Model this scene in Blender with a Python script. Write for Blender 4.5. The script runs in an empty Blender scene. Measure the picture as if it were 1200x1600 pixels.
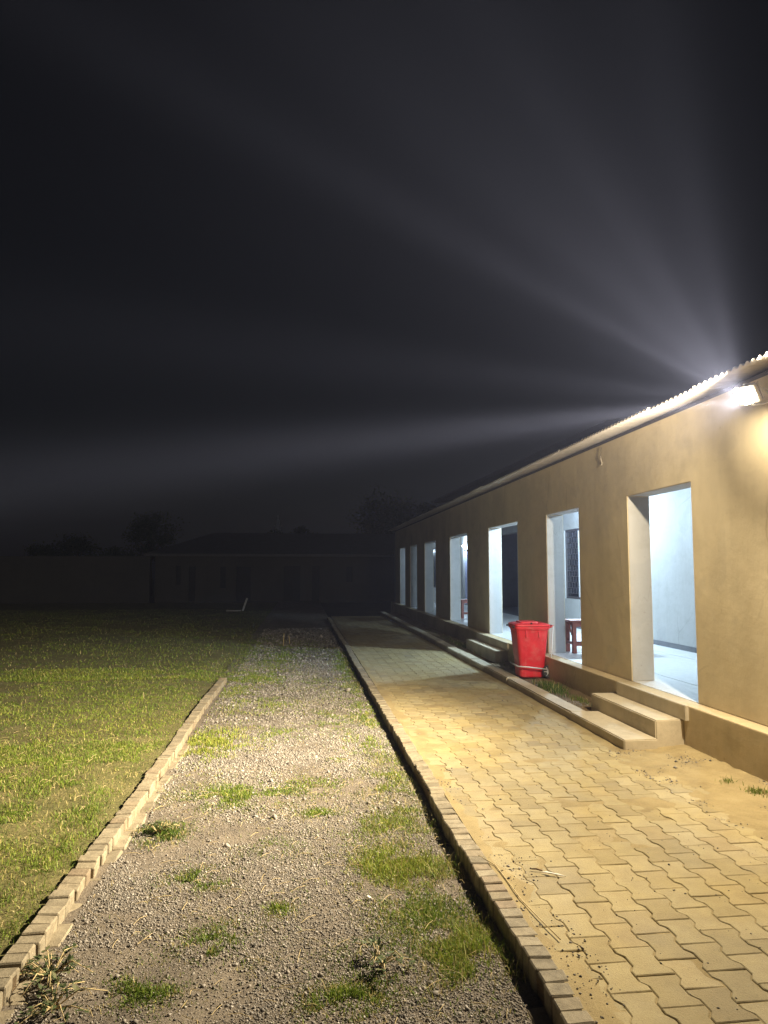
import bpy, bmesh, math, random
import numpy as np
from mathutils import Vector, Matrix

rng = np.random.default_rng(7)
random.seed(7)
S = bpy.context.scene
C = S.collection

# ------------------------------------------------------------------ camera
CAM_H, F_PX, PITCH, YAW = 1.65, 1109.0, 4.742, 6.562
cd = bpy.data.cameras.new('camera')
cam = bpy.data.objects.new('camera', cd)
C.objects.link(cam)
cam.location = (0, 0, CAM_H)
cam.rotation_euler = (math.radians(90 + PITCH), 0, math.radians(-YAW))
cd.sensor_fit = 'VERTICAL'
cd.sensor_height = 36.0
cd.lens = 36.0 * F_PX / 1600.0
cd.clip_start = 0.05
cd.clip_end = 1000
S.camera = cam

# ------------------------------------------------------------------ world (night sky)
w = bpy.data.worlds.new('World')
S.world = w
w.use_nodes = True
nt = w.node_tree
sky = nt.nodes.new('ShaderNodeTexSky')
sky.sky_type = 'NISHITA'
sky.sun_disc = False
sky.sun_elevation = math.radians(14)
sky.air_density = 1.6
sky.sun_rotation = math.radians(200)
sky.ozone_density = 4.0
tm = nt.nodes.new('ShaderNodeMix'); tm.data_type = 'RGBA'; tm.blend_type = 'MULTIPLY'; tm.inputs[0].default_value = 1.0
tm.inputs[7].default_value = (1.0, 0.96, 1.12, 1)
hs = nt.nodes.new('ShaderNodeHueSaturation'); hs.inputs['Saturation'].default_value = 0.32
nt.links.new(sky.outputs[0], hs.inputs['Color'])
nt.links.new(hs.outputs[0], tm.inputs[6])
nt.links.new(tm.outputs[2], nt.nodes['Background'].inputs[0])
nt.nodes['Background'].inputs[1].default_value = 0.0014

# faint sun lamp added as fill for the far end, in the sky's direction
sd = bpy.data.lights.new('night_fill', 'SUN')
sd.energy = 0.014
sd.angle = math.radians(0.5)
sd.color = (0.80, 0.88, 1.0)
so = bpy.data.objects.new('night_fill', sd)
C.objects.link(so)
so.rotation_euler = (math.radians(76), 0, math.radians(200 - 180))
so.location = (0, 0, 12)

S.view_settings.view_transform = 'Standard'
S.view_settings.look = 'None'
S.view_settings.exposure = 0.22
S.view_settings.gamma = 1.0
S.view_settings.use_curve_mapping = False
S.render.engine = 'CYCLES'
S.cycles.use_denoising = True
S.cycles.max_bounces = 6
S.cycles.diffuse_bounces = 4
S.cycles.volume_bounces = 1
S.cycles.sample_clamp_indirect = 4.0

FLOOD = (3.40, 5.08, 2.985)            # the lit floodlight under the eave
FLOOD_WATT = 6600
FLOOD_COL = (1.0, 0.85, 0.60)
BULB_COL = (0.60, 0.82, 1.0)


# ------------------------------------------------------------------ helpers
def finish(o, label=None, cat=None, group=None, kind=None):
    if label: o['label'] = label
    if cat: o['category'] = cat
    if group: o['group'] = group
    if kind: o['kind'] = kind
    return o


def empty(name, loc=(0, 0, 0), rz=0.0):
    o = bpy.data.objects.new(name, None)
    C.objects.link(o)
    o.location = loc
    o.rotation_euler = (0, 0, rz)
    o.empty_display_size = 0.1
    return o


def link(name, me, parent=None, loc=None, rot=None):
    o = bpy.data.objects.new(name, me)
    C.objects.link(o)
    if parent is not None: o.parent = parent
    if loc is not None: o.location = loc
    if rot is not None: o.rotation_euler = rot
    return o


def mesh_py(name, verts, faces, mats, smooth=False):
    me = bpy.data.meshes.new(name)
    me.from_pydata([tuple(v) for v in verts], [], [tuple(f) for f in faces])
    for m in (mats if isinstance(mats, (list, tuple)) else [mats]):
        me.materials.append(m)
    if smooth:
        me.polygons.foreach_set('use_smooth', [True] * len(me.polygons))
    me.update()
    return me


def mesh_np(name, verts, tris, mat, tint=None, smooth=False):
    """big triangle mesh from numpy arrays"""
    me = bpy.data.meshes.new(name)
    nv, nf = len(verts), len(tris)
    k = tris.shape[1]
    me.vertices.add(nv)
    me.vertices.foreach_set('co', verts.astype(np.float32).ravel())
    me.loops.add(nf * k)
    me.loops.foreach_set('vertex_index', tris.astype(np.int32).ravel())
    me.polygons.add(nf)
    me.polygons.foreach_set('loop_start', np.arange(0, nf * k, k, dtype=np.int32))
    me.polygons.foreach_set('loop_total', np.full(nf, k, dtype=np.int32))
    if smooth:
        me.polygons.foreach_set('use_smooth', np.ones(nf, dtype=bool))
    me.materials.append(mat)
    if tint is not None:
        a = me.attributes.new('tint', 'FLOAT', 'POINT')
        a.data.foreach_set('value', tint.astype(np.float32))
    me.update(calc_edges=True)
    me.validate()
    return me


class MB:
    """collects boxes, tubes and prisms into one mesh"""
    def __init__(s):
        s.bm = bmesh.new()

    def box(s, x0, x1, y0, y1, z0, z1, mat=0, bev=0.0, M=None):
        r = bmesh.ops.create_cube(s.bm, size=1.0)
        vs = r['verts']
        for v in vs:
            v.co = Vector((x0 + (v.co.x + .5) * (x1 - x0), y0 + (v.co.y + .5) * (y1 - y0), z0 + (v.co.z + .5) * (z1 - z0)))
        fs = set(f for v in vs for f in v.link_faces)
        for f in fs: f.material_index = mat
        if bev > 0:
            es = set(e for f in fs for e in f.edges)
            rb = bmesh.ops.bevel(s.bm, geom=list(es), offset=bev, segments=2, affect='EDGES', profile=0.6)
            vs = list(set(v for f in rb['faces'] for v in f.verts) | set(v for v in vs if v.is_valid))
        if M is not None:
            bmesh.ops.transform(s.bm, matrix=M, verts=[v for v in vs if v.is_valid])
        return s

    def tube(s, pts, radii, seg=8, cap=True, mat=0):
        pts = [Vector(p) for p in pts]
        if not hasattr(radii, '__len__'): radii = [radii] * len(pts)
        rings = []
        up = Vector((0, 0, 1))
        for i, p in enumerate(pts):
            a = pts[max(i - 1, 0)]; b = pts[min(i + 1, len(pts) - 1)]
            t = (b - a).normalized()
            u = t.cross(up)
            if u.length < 1e-3: u = t.cross(Vector((0, 1, 0)))
            u.normalize(); v = t.cross(u)
            rings.append([s.bm.verts.new(p + (u * math.cos(q) + v * math.sin(q)) * radii[i])
                          for q in [2 * math.pi * k / seg for k in range(seg)]])
        for r0, r1 in zip(rings, rings[1:]):
            for k in range(seg):
                f = s.bm.faces.new((r0[k], r0[(k + 1) % seg], r1[(k + 1) % seg], r1[k]))
                f.material_index = mat; f.smooth = True
        if cap:
            for r in (rings[0], rings[-1]):
                try:
                    f = s.bm.faces.new(r); f.material_index = mat
                except ValueError:
                    pass
        return s

    def build(s, name, mats, parent=None, loc=None, rot=None):
        bmesh.ops.recalc_face_normals(s.bm, faces=s.bm.faces)
        me = bpy.data.meshes.new(name)
        s.bm.to_mesh(me); s.bm.free()
        for m in (mats if isinstance(mats, (list, tuple)) else [mats]):
            me.materials.append(m)
        return link(name, me, parent, loc, rot)


def vnoise(x, y, seed=0):
    """smooth value noise, 0..1"""
    x = np.asarray(x, float); y = np.asarray(y, float)
    r = np.random.default_rng(1000 + seed).random((256, 256))
    xi = np.floor(x).astype(int); yi = np.floor(y).astype(int)
    fx = x - xi; fy = y - yi
    fx = fx * fx * (3 - 2 * fx); fy = fy * fy * (3 - 2 * fy)
    g = lambda a, b: r[a % 256, b % 256]
    return (g(xi, yi) * (1 - fx) + g(xi + 1, yi) * fx) * (1 - fy) + (g(xi, yi + 1) * (1 - fx) + g(xi + 1, yi + 1) * fx) * fy


def fbm(x, y, f, oct=3, seed=0):
    s = 0; a = 0.5; t = 0
    for i in range(oct):
        s = s + a * vnoise(np.asarray(x) * f, np.asarray(y) * f, seed + i); t += a
        f *= 2.1; a *= 0.5
    return s / t


def sstep(a, b, x):
    t = np.clip((np.asarray(x, float) - a) / (b - a), 0, 1)
    return t * t * (3 - 2 * t)


# ------------------------------------------------------------------ materials
def new_mat(name):
    m = bpy.data.materials.new(name)
    m.use_nodes = True
    n = m.node_tree
    return m, n, n.nodes['Principled BSDF']


def ramp(n, fac, stops):
    r = n.nodes.new('ShaderNodeValToRGB')
    el = r.color_ramp.elements
    el[0].position, el[0].color = stops[0][0], (*stops[0][1], 1)
    el[1].position, el[1].color = stops[-1][0], (*stops[-1][1], 1)
    for p, c in stops[1:-1]:
        e = el.new(p); e.color = (*c, 1)
    n.links.new(fac, r.inputs[0])
    return r.outputs[0]


def noise(n, scale, detail=4, rough=0.6, vec=None, stretch=None):
    t = n.nodes.new('ShaderNodeTexNoise')
    t.inputs['Scale'].default_value = scale
    t.inputs['Detail'].default_value = detail
    t.inputs['Roughness'].default_value = rough
    if vec is None:
        vec = n.nodes.new('ShaderNodeNewGeometry').outputs['Position']
    if stretch:
        mp = n.nodes.new('ShaderNodeMapping')
        mp.inputs['Scale'].default_value = stretch
        n.links.new(vec, mp.inputs[0]); vec = mp.outputs[0]
    n.links.new(vec, t.inputs['Vector'])
    return t.outputs['Fac']


def mixc(n, fac, a, b, mode='MIX'):
    x = n.nodes.new('ShaderNodeMix'); x.data_type = 'RGBA'; x.blend_type = mode
    for sock, v in ((x.inputs[0], fac), (x.inputs[6], a), (x.inputs[7], b)):
        if isinstance(v, (int, float)): sock.default_value = v
        elif isinstance(v, tuple): sock.default_value = (*v, 1)
        else: n.links.new(v, sock)
    return x.outputs[2]


def math2(n, op, a, b):
    x = n.nodes.new('ShaderNodeMath'); x.operation = op
    for i, v in enumerate((a, b)):
        if isinstance(v, (int, float)): x.inputs[i].default_value = v
        else: n.links.new(v, x.inputs[i])
    return x.outputs[0]


def bump(n, p, h, strength=0.3, dist=0.01):
    b = n.nodes.new('ShaderNodeBump')
    b.inputs['Strength'].default_value = strength
    b.inputs['Distance'].default_value = dist
    n.links.new(h, b.inputs['Height'])
    n.links.new(b.outputs[0], p.inputs['Normal'])


def simple(name, col, rough=0.6, metal=0.0, var=0.15, scale=8.0, bmp=0.0):
    m, n, p = new_mat(name)
    f = noise(n, scale, 5, 0.65)
    c = ramp(n, f, [(0.25, tuple(v * (1 - var) for v in col)), (0.75, tuple(min(1, v * (1 + var)) for v in col))])
    n.links.new(c, p.inputs['Base Color'])
    p.inputs['Roughness'].default_value = rough
    p.inputs['Metallic'].default_value = metal
    if bmp: bump(n, p, noise(n, scale * 5, 4), bmp, 0.01)
    return m


def piece_rand(n):
    """0..1 per piece: object random, plus the 'tint' attribute on joined pieces"""
    oi = n.nodes.new('ShaderNodeObjectInfo').outputs['Random']
    at = n.nodes.new('ShaderNodeAttribute'); at.attribute_name = 'tint'
    s = math2(n, 'ADD', oi, at.outputs['Fac'])
    return math2(n, 'FRACT', s, 0.0)


def m_paver():
    m, n, p = new_mat('concrete_paver')
    r = piece_rand(n)
    base = ramp(n, r, [(0.0, (0.255, 0.205, 0.115)), (0.3, (0.335, 0.28, 0.16)), (0.8, (0.395, 0.33, 0.195)), (0.9, (0.35, 0.275, 0.15)), (1.0, (0.28, 0.245, 0.165))])
    dust = ramp(n, noise(n, 1.3, 5, 0.6), [(0.38, (0, 0, 0)), (0.68, (1, 1, 1))])
    base = mixc(n, math2(n, 'MULTIPLY', dust, 0.7), base, (0.41, 0.315, 0.125))
    sp = ramp(n, noise(n, 130, 2, 0.5), [(0.30, (0.55, 0.55, 0.55)), (0.42, (1, 1, 1))])
    base = mixc(n, 0.55, base, sp, 'MULTIPLY')
    st = ramp(n, noise(n, 7, 4, 0.7), [(0.3, (0.78, 0.76, 0.74)), (0.62, (1.05, 1.05, 1.05))])
    base = mixc(n, 0.7, base, st, 'MULTIPLY')
    n.links.new(base, p.inputs['Base Color'])
    p.inputs['Roughness'].default_value = 0.85
    bump(n, p, noise(n, 90, 4, 0.7), 0.45, 0.006)
    return m


def m_brick():
    m, n, p = new_mat('kerb_brick')
    r = piece_rand(n)
    base = ramp(n, r, [(0.0, (0.23, 0.195, 0.135)), (0.5, (0.335, 0.285, 0.20)), (0.85, (0.29, 0.24, 0.16)), (1.0, (0.26, 0.20, 0.135))])
    st = ramp(n, noise(n, 14, 6, 0.8), [(0.30, (0.42, 0.40, 0.37)), (0.58, (1.05, 1.05, 1.05))])
    base = mixc(n, 0.8, base, st, 'MULTIPLY')
    n.links.new(base, p.inputs['Base Color'])
    p.inputs['Roughness'].default_value = 0.9
    bump(n, p, noise(n, 70, 5, 0.75), 0.6, 0.008)
    return m


def m_sand():
    m, n, p = new_mat('dusty_sand')
    c = ramp(n, noise(n, 3.5, 6, 0.65), [(0.3, (0.24, 0.18, 0.085)), (0.55, (0.34, 0.262, 0.125)), (0.8, (0.40, 0.315, 0.165))])
    g = ramp(n, noise(n, 160, 3, 0.6), [(0.32, (0.6, 0.58, 0.55)), (0.5, (1, 1, 1))])
    n.links.new(mixc(n, 0.7, c, g, 'MULTIPLY'), p.inputs['Base Color'])
    p.inputs['Roughness'].default_value = 0.95
    bump(n, p, noise(n, 120, 5, 0.7), 0.5, 0.006)
    return m


def m_soil(name, a, b, c, sc=4.0, fine=150):
    m, n, p = new_mat(name)
    col = ramp(n, noise(n, sc, 6, 0.7), [(0.28, a), (0.52, b), (0.8, c)])
    g = ramp(n, noise(n, fine, 3, 0.7), [(0.34, (0.45, 0.43, 0.42)), (0.55, (1.05, 1.05, 1.05))])
    n.links.new(mixc(n, 0.85, col, g, 'MULTIPLY'), p.inputs['Base Color'])
    p.inputs['Roughness'].default_value = 0.95
    bump(n, p, noise(n, fine * 0.7, 5, 0.75), 0.9, 0.02)
    return m


def m_tint(name, stops, rough=0.8, transl=0.0):
    m, n, p = new_mat(name)
    at = n.nodes.new('ShaderNodeAttribute'); at.attribute_name = 'tint'
    c = ramp(n, at.outputs['Fac'], stops)
    n.links.new(c, p.inputs['Base Color'])
    p.inputs['Roughness'].default_value = rough
    p.inputs['Specular IOR Level'].default_value = 0.25
    if transl:
        t = n.nodes.new('ShaderNodeBsdfTranslucent'); n.links.new(c, t.inputs[0])
        mx = n.nodes.new('ShaderNodeMixShader'); mx.inputs[0].default_value = transl
        n.links.new(p.outputs[0], mx.inputs[1]); n.links.new(t.outputs[0], mx.inputs[2])
        n.links.new(mx.outputs[0], n.nodes['Material Output'].inputs[0])
    return m


def m_wall(name, col, stain=0.22, sc=0.9):
    m, n, p = new_mat(name)
    f = noise(n, sc, 6, 0.62)
    c = ramp(n, f, [(0.25, tuple(v * (1 - stain) for v in col)), (0.6, col), (0.85, tuple(min(1, v * 1.06) for v in col))])
    dr = ramp(n, noise(n, 2.2, 5, 0.7, stretch=(0.8, 0.8, 1.5)), [(0.30, (0.80, 0.78, 0.74)), (0.5, (1, 1, 1))])
    c = mixc(n, 0.5, c, dr, 'MULTIPLY')
    sp = ramp(n, noise(n, 22, 3, 0.6), [(0.26, (0.6, 0.55, 0.5)), (0.34, (1, 1, 1))])
    c = mixc(n, 0.5, c, sp, 'MULTIPLY')
    vo = n.nodes.new('ShaderNodeTexVoronoi'); vo.feature = 'DISTANCE_TO_EDGE'; vo.inputs['Scale'].default_value = 0.55
    wv = n.nodes.new('ShaderNodeVectorMath'); wv.operation = 'ADD'
    n.links.new(n.nodes.new('ShaderNodeNewGeometry').outputs['Position'], wv.inputs[0])
    nz = n.nodes.new('ShaderNodeTexNoise'); nz.inputs['Scale'].default_value = 2.2; nz.inputs['Detail'].default_value = 6
    n.links.new(nz.outputs['Color'], wv.inputs[1]); n.links.new(wv.outputs[0], vo.inputs['Vector'])
    crack = ramp(n, vo.outputs['Distance'], [(0.0, (0.45, 0.42, 0.38)), (0.006, (1, 1, 1))])
    gate = ramp(n, noise(n, 0.7, 2), [(0.48, (0, 0, 0)), (0.58, (1, 1, 1))])
    c = mixc(n, math2(n, 'MULTIPLY', gate, 0.45), c, mixc(n, 1.0, c, crack, 'MULTIPLY'))
    pt = ramp(n, noise(n, 1.6, 3, 0.5), [(0.60, (0, 0, 0)), (0.64, (1, 1, 1))])
    c = mixc(n, math2(n, 'MULTIPLY', pt, 0.5), c, mixc(n, 1.0, c, (0.86, 0.87, 0.9), 'MULTIPLY'))
    rs = ramp(n, noise(n, 1.5, 5, 0.65, stretch=(2.2, 2.2, 0.22)), [(0.34, (0.80, 0.77, 0.72)), (0.52, (1, 1, 1))])
    c = mixc(n, 0.28, c, rs, 'MULTIPLY')
    n.links.new(c, p.inputs['Base Color'])
    p.inputs['Roughness'].default_value = 0.75
    h = math2(n, 'ADD', noise(n, 2.5, 4), math2(n, 'MULTIPLY', noise(n, 60, 4, 0.7), 0.12))
    bump(n, p, h, 0.38, 0.025)
    return m


def m_emit(name, col, strength):
    m, n, p = new_mat(name)
    p.inputs['Base Color'].default_value = (*col, 1)
    p.inputs['Emission Color'].default_value = (*col, 1)
    p.inputs['Emission Strength'].default_value = strength
    return m


def m_red():
    m, n, p = new_mat('red_plastic')
    c = ramp(n, noise(n, 4, 5, 0.6), [(0.3, (0.56, 0.016, 0.026)), (0.7, (0.74, 0.028, 0.04))])
    d = ramp(n, noise(n, 9, 6, 0.75), [(0.50, (0, 0, 0)), (0.72, (1, 1, 1))])
    c = mixc(n, math2(n, 'MULTIPLY', d, 0.35), c, (0.55, 0.22, 0.17))
    sc = ramp(n, noise(n, 14, 4, 0.7, stretch=(1, 1, 0.12)), [(0.62, (0, 0, 0)), (0.68, (1, 1, 1))])
    c = mixc(n, math2(n, 'MULTIPLY', sc, 0.25), c, (0.75, 0.30, 0.28))
    n.links.new(c, p.inputs['Base Color'])
    n.links.new(math2(n, 'ADD', math2(n, 'MULTIPLY', d, 0.3), 0.36), p.inputs['Roughness'])
    return m


M = dict(
    paver=m_paver(), brick=m_brick(), sand=m_sand(),
    gravel_bed=m_soil('gravel_dirt', (0.145, 0.12, 0.092), (0.24, 0.20, 0.155), (0.33, 0.275, 0.205), 4, 110),
    lawn=m_soil('lawn_soil', (0.12, 0.115, 0.036), (0.18, 0.165, 0.055), (0.30, 0.245, 0.115), 3.0, 60),
    ground=m_soil('bare_ground', (0.05, 0.042, 0.03), (0.08, 0.065, 0.045), (0.11, 0.09, 0.06), 0.6, 30),
    soil=m_soil('strip_soil', (0.12, 0.08, 0.04), (0.20, 0.135, 0.065), (0.30, 0.205, 0.10), 5, 140),
    pebble=m_tint('pebble', [(0.0, (0.05, 0.044, 0.04)), (0.3, (0.185, 0.168, 0.148)), (0.65, (0.32, 0.288, 0.25)), (1.0, (0.50, 0.455, 0.41))], 0.8),
    blade=m_tint('grass_blade', [(0.0, (0.05, 0.09, 0.016)), (0.3, (0.125, 0.195, 0.026)), (0.58, (0.235, 0.315, 0.040)), (0.72, (0.34, 0.35, 0.065)), (0.82, (0.46, 0.38, 0.15)), (1.0, (0.58, 0.48, 0.25))], 0.55, 0.25),
    leaf=m_tint('tree_leaf', [(0.0, (0.02, 0.032, 0.012)), (1.0, (0.06, 0.08, 0.03))], 0.7, 0.15),
    weed=m_tint('weed_leaf', [(0.0, (0.05, 0.075, 0.03)), (0.6, (0.10, 0.13, 0.055)), (1.0, (0.20, 0.20, 0.10))], 0.6, 0.2),
    bark=simple('bark', (0.09, 0.065, 0.045), 0.9, 0, 0.3, 9, 0.5),
    wall=m_wall('tan_wall_paint', (0.67, 0.565, 0.375)),
    plinth=m_wall('plinth_render', (0.54, 0.43, 0.255), 0.35, 1.6),
    white=m_wall('white_wall_paint', (0.43, 0.425, 0.415), 0.10, 0.8),
    floor=simple('pale_terrazzo', (0.66, 0.66, 0.66), 0.35, 0, 0.10, 14),
    step=m_wall('cement_step', (0.56, 0.48, 0.34), 0.3, 2.2),
    sheet=simple('zinc_sheet', (0.55, 0.52, 0.50), 0.5, 0.35, 0.18, 5),
    dark_roof=simple('dark_roof_sheet', (0.10, 0.10, 0.115), 0.6, 0.2, 0.2, 3),
    dark_metal=simple('dark_metal', (0.03, 0.03, 0.032), 0.5, 0.6, 0.2, 20),
    grey_metal=simple('grey_metal', (0.62, 0.62, 0.62), 0.45, 0.3, 0.15, 20),
    red=m_red(),
    rubber=simple('black_rubber', (0.035, 0.035, 0.037), 0.7, 0, 0.2, 20),
    wood=simple('red_brown_wood', (0.25, 0.075, 0.055), 0.45, 0, 0.25, 14),
    glass=simple('dark_window_pane', (0.022, 0.024, 0.032), 0.12, 0, 0.2, 3),
    frame=simple('brown_window_frame', (0.06, 0.05, 0.05), 0.5, 0, 0.2, 12),
    grey_paint=m_wall('grey_passage_paint', (0.16, 0.165, 0.18), 0.2, 0.9),
    door=simple('lavender_door_paint', (0.50, 0.52, 0.72), 0.5, 0, 0.12, 4),
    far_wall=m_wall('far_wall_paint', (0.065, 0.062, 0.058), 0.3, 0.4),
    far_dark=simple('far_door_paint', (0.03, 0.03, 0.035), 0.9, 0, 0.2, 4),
    pale=simple('pale_tower_paint', (0.75, 0.78, 0.82), 0.6, 0, 0.1, 2),
    straw=simple('dry_straw', (0.55, 0.43, 0.22), 0.8, 0, 0.25, 30),
    paper=simple('pale_scrap', (0.75, 0.70, 0.62), 0.7, 0, 0.1, 40),
    twig=simple('brown_twig', (0.16, 0.10, 0.05), 0.85, 0, 0.3, 40),
    plank=simple('pale_plank', (0.45, 0.43, 0.38), 0.8, 0, 0.2, 10),
    bulb=m_emit('lit_bulb', (0.80, 0.93, 1.0), 30.0),
    lens=m_emit('lit_floodlight_lens', (1.0, 0.90, 0.70), 60.0),
    alu=simple('floodlight_housing', (0.30, 0.28, 0.25), 0.5, 0.6, 0.1, 20),
    wire=simple('cable_sheath', (0.45, 0.40, 0.33), 0.6, 0, 0.1, 20),
)

# ------------------------------------------------------------------ ground sheets
g = link('ground', mesh_py('ground', [(-200, -200, -.22), (200, -200, -.22), (200, 200, -.22), (-200, 200, -.22)], [(0, 1, 2, 3)], M['ground']))
finish(g, kind='structure')


def lawn_z(x, y):
    z = -0.044 + 0.05 * (fbm(x, y, 0.5, 3, 3) - 0.5) + 0.03 * (fbm(x, y, 3.0, 3, 8) - 0.5)
    near = sstep(-1.75, -1.30, x)                       # towards the kerb / the gravel
    z = z - near * np.where(np.asarray(y) > 11.4, 0.062, 0.010)
    far = sstep(20, 33, y)
    return z * (1 - far) + far * -0.13


def gravel_z(x, y):
    return -0.098 + 0.012 * sstep(.55, .9, x) + 0.022 * (fbm(x, y, 1.2, 3, 20) - 0.5) + 0.010 * (fbm(x, y, 7.0, 2, 24) - 0.5)


def height_sheet(name, xs, ys, zf, mat):
    X, Y = np.meshgrid(xs, ys)
    V = np.stack([X.ravel(), Y.ravel(), np.asarray(zf(X.ravel(), Y.ravel()))], 1)
    nx, ny = len(xs), len(ys)
    i = (np.arange(ny - 1)[:, None] * nx + np.arange(nx - 1)[None, :]).ravel()
    Q = np.stack([i, i + 1, i + 1 + nx, i + nx], 1)
    return link(name, mesh_np(name, V, Q, mat, smooth=True))


lw = height_sheet('lawn', np.concatenate([np.linspace(-40, -8, 40), np.linspace(-7.8, -1.22, 110)]),
                  np.concatenate([np.linspace(1.0, 12, 170), np.linspace(12.2, 41, 120)]), lawn_z, M['lawn'])
finish(lw, kind='structure')
gv = height_sheet('gravel_strip', np.linspace(-1.32, 1.0, 90),
                  np.concatenate([np.linspace(1.0, 12, 300), np.linspace(12.1, 41, 150)]), gravel_z, M['gravel_bed'])
finish(gv, kind='structure')


# paved path: a sandy bed that fills the joints and drifts over the edges
def bed_z(x, y):
    x = np.asarray(x, float); y = np.asarray(y, float)
    n1 = fbm(x, y, 2.4, 4, 40); n2 = fbm(x, y, 9, 3, 50)
    z = -0.0058 + 0.005 * (n2 - 0.5) + 0.010 * sstep(0.60, 0.85, n1)
    edge = sstep(1.20, 1.09, x + 0.12 * (n1 - 0.5) * 2)                     # drift beside the brick kerb
    z = z + 0.0095 * edge
    lim = 2.74 + 0.20 * sstep(4.5, 2.6, y) + 0.55 * (n1 - 0.5)
    right = sstep(lim - 0.05, lim + 0.45, x)                               # drift in front of the wall
    z = z + right * (0.006 + 0.021 * n2) * sstep(9.5, 6.0, y)
    z = z + sstep(2.78, 2.98, x) * 0.016 * sstep(6.0, 7.5, y)
    z = z + sstep(3.2, 3.57, x) * 0.02
    return z


bedx = np.concatenate([np.linspace(1.062, 3.58, 120)])
bedy = np.concatenate([np.linspace(1.0, 10, 360), np.linspace(10.06, 26.2, 220)])
path = height_sheet('paved_path', bedx, bedy, bed_z, M['sand'])
finish(path, kind='structure')

# pavers: I-shaped blocks, every second column shifted by half a block
PY, PX = 0.2145, 0.1545


def paver_outline(a=0.0120, gap=0.0026):
    hw, hl = PX / 2 - gap, PY / 2 - gap
    t0, t1 = 0.036, 0.070
    right = [(hw + a, -hl), (hw + a, -t1), (hw - a, -t0), (hw - a, t0), (hw + a, t1), (hw + a, hl)]
    left = [(-x, -y) for x, y in right]
    return right + left


def paver_mesh():
    o = paver_outline()
    n = len(o)
    ins = []
    cx = 0.0042
    for x, y in o:
        ins.append((x - math.copysign(cx, x), y - math.copysign(cx if abs(y) > 0.1 else 0, y)))
    V = [(x, y, 0.0) for x, y in ins] + [(x, y, -0.0032) for x, y in o] + [(x, y, -0.06) for x, y in o]
    Fc = [tuple(range(n))]
    for k in range(n):
        j = (k + 1) % n
        Fc.append((k, n + k, n + j, j))
        Fc.append((n + k, 2 * n + k, 2 * n + j, n + j))
    me = mesh_py('paver', V, Fc, M['paver'])
    bm = bmesh.new(); bm.from_mesh(me); bmesh.ops.recalc_face_normals(bm, faces=bm.faces)
    bm.to_mesh(me); bm.free()
    return me


pav = paver_mesh()
spots = []
for ci in range(13):
    x = 1.145 + ci * PX
    for ri in range(116):
        y = 1.30 + ri * PY + (PY / 2 if ci % 2 else 0)
        if y < 25.6 and x < 3.02: spots.append((x, y))


def in_view(x, y, z=0.0, m=25):
    yr, pr = math.radians(YAW), math.radians(PITCH)
    zz = z - CAM_H
    a = x * math.cos(yr) - y * math.sin(yr); b = x * math.sin(yr) + y * math.cos(yr)
    d = b * math.cos(pr) + zz * math.sin(pr)
    if d < 0.1: return False
    u = 600 + F_PX * a / d; v = 800 - F_PX * (-b * math.sin(pr) + zz * math.cos(pr)) / d
    return -m < u < 1200 + m and v < 1600 + m


spots.sort(key=lambda p: (not in_view(*p), p[0] ** 2 + p[1] ** 2))
base_co = np.array([v.co[:] for v in pav.vertices])
base_f = [tuple(p.vertices) for p in pav.polygons]
farV, farF, farT = [], [], []
for i, (x, y) in enumerate(spots):
    sunk = random.random() < 0.07
    dz = random.gauss(0, 0.0009) - (0.0035 if sunk else 0); rx = random.gauss(0, 0.014 if sunk else 0.0045); ry = random.gauss(0, 0.014 if sunk else 0.0045); rz = random.gauss(0, 0.010)
    x += random.gauss(0, 0.0008); y += random.gauss(0, 0.0012)
    if i < 300:
        link('paver', pav, path, (x, y, dz), (rx, ry, rz))
    else:
        R = np.array(Matrix.Rotation(rz, 3, 'Z') @ Matrix.Rotation(rx, 3, 'X') @ Matrix.Rotation(ry, 3, 'Y'))
        k = sum(len(v) for v in farV)
        farV.append(base_co @ R.T + (x, y, dz)); farF += [tuple(q + k for q in f) for f in base_f]
        farT.append(np.full(len(base_co), random.random()))
farV = np.concatenate(farV)
me = mesh_py('paver_rows', farV, farF, M['paver'])
a = me.attributes.new('tint', 'FLOAT', 'POINT'); a.data.foreach_set('value', np.concatenate(farT).astype(np.float32))
finish(link('paver_rows', me, path), kind='stuff')


# ------------------------------------------------------------------ brick kerbs
def brick_mesh(name, lx, ly, lz, seed, bev=0.006):
    r = random.Random(seed)
    bm = bmesh.new()
    bmesh.ops.create_cube(bm, size=1.0)
    for v in bm.verts:
        v.co = Vector((v.co.x * lx, v.co.y * ly, v.co.z * lz - lz / 2))
        v.co += Vector((r.gauss(0, .003), r.gauss(0, .0022), r.gauss(0, .002)))
    bmesh.ops.bevel(bm, geom=list(bm.edges), offset=bev, segments=1, affect='EDGES')
    bmesh.ops.recalc_face_normals(bm, faces=bm.faces)
    me = bpy.data.meshes.new(name); bm.to_mesh(me); bm.free()
    me.materials.append(M['brick'])
    return me


soldiers = [brick_mesh('brick', 0.108, 0.084, 0.21, s) for s in range(8)]
stretchers = [brick_mesh('footing_brick', 0.085, 0.215, 0.07, 50 + s, 0.010) for s in range(4)]


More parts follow.
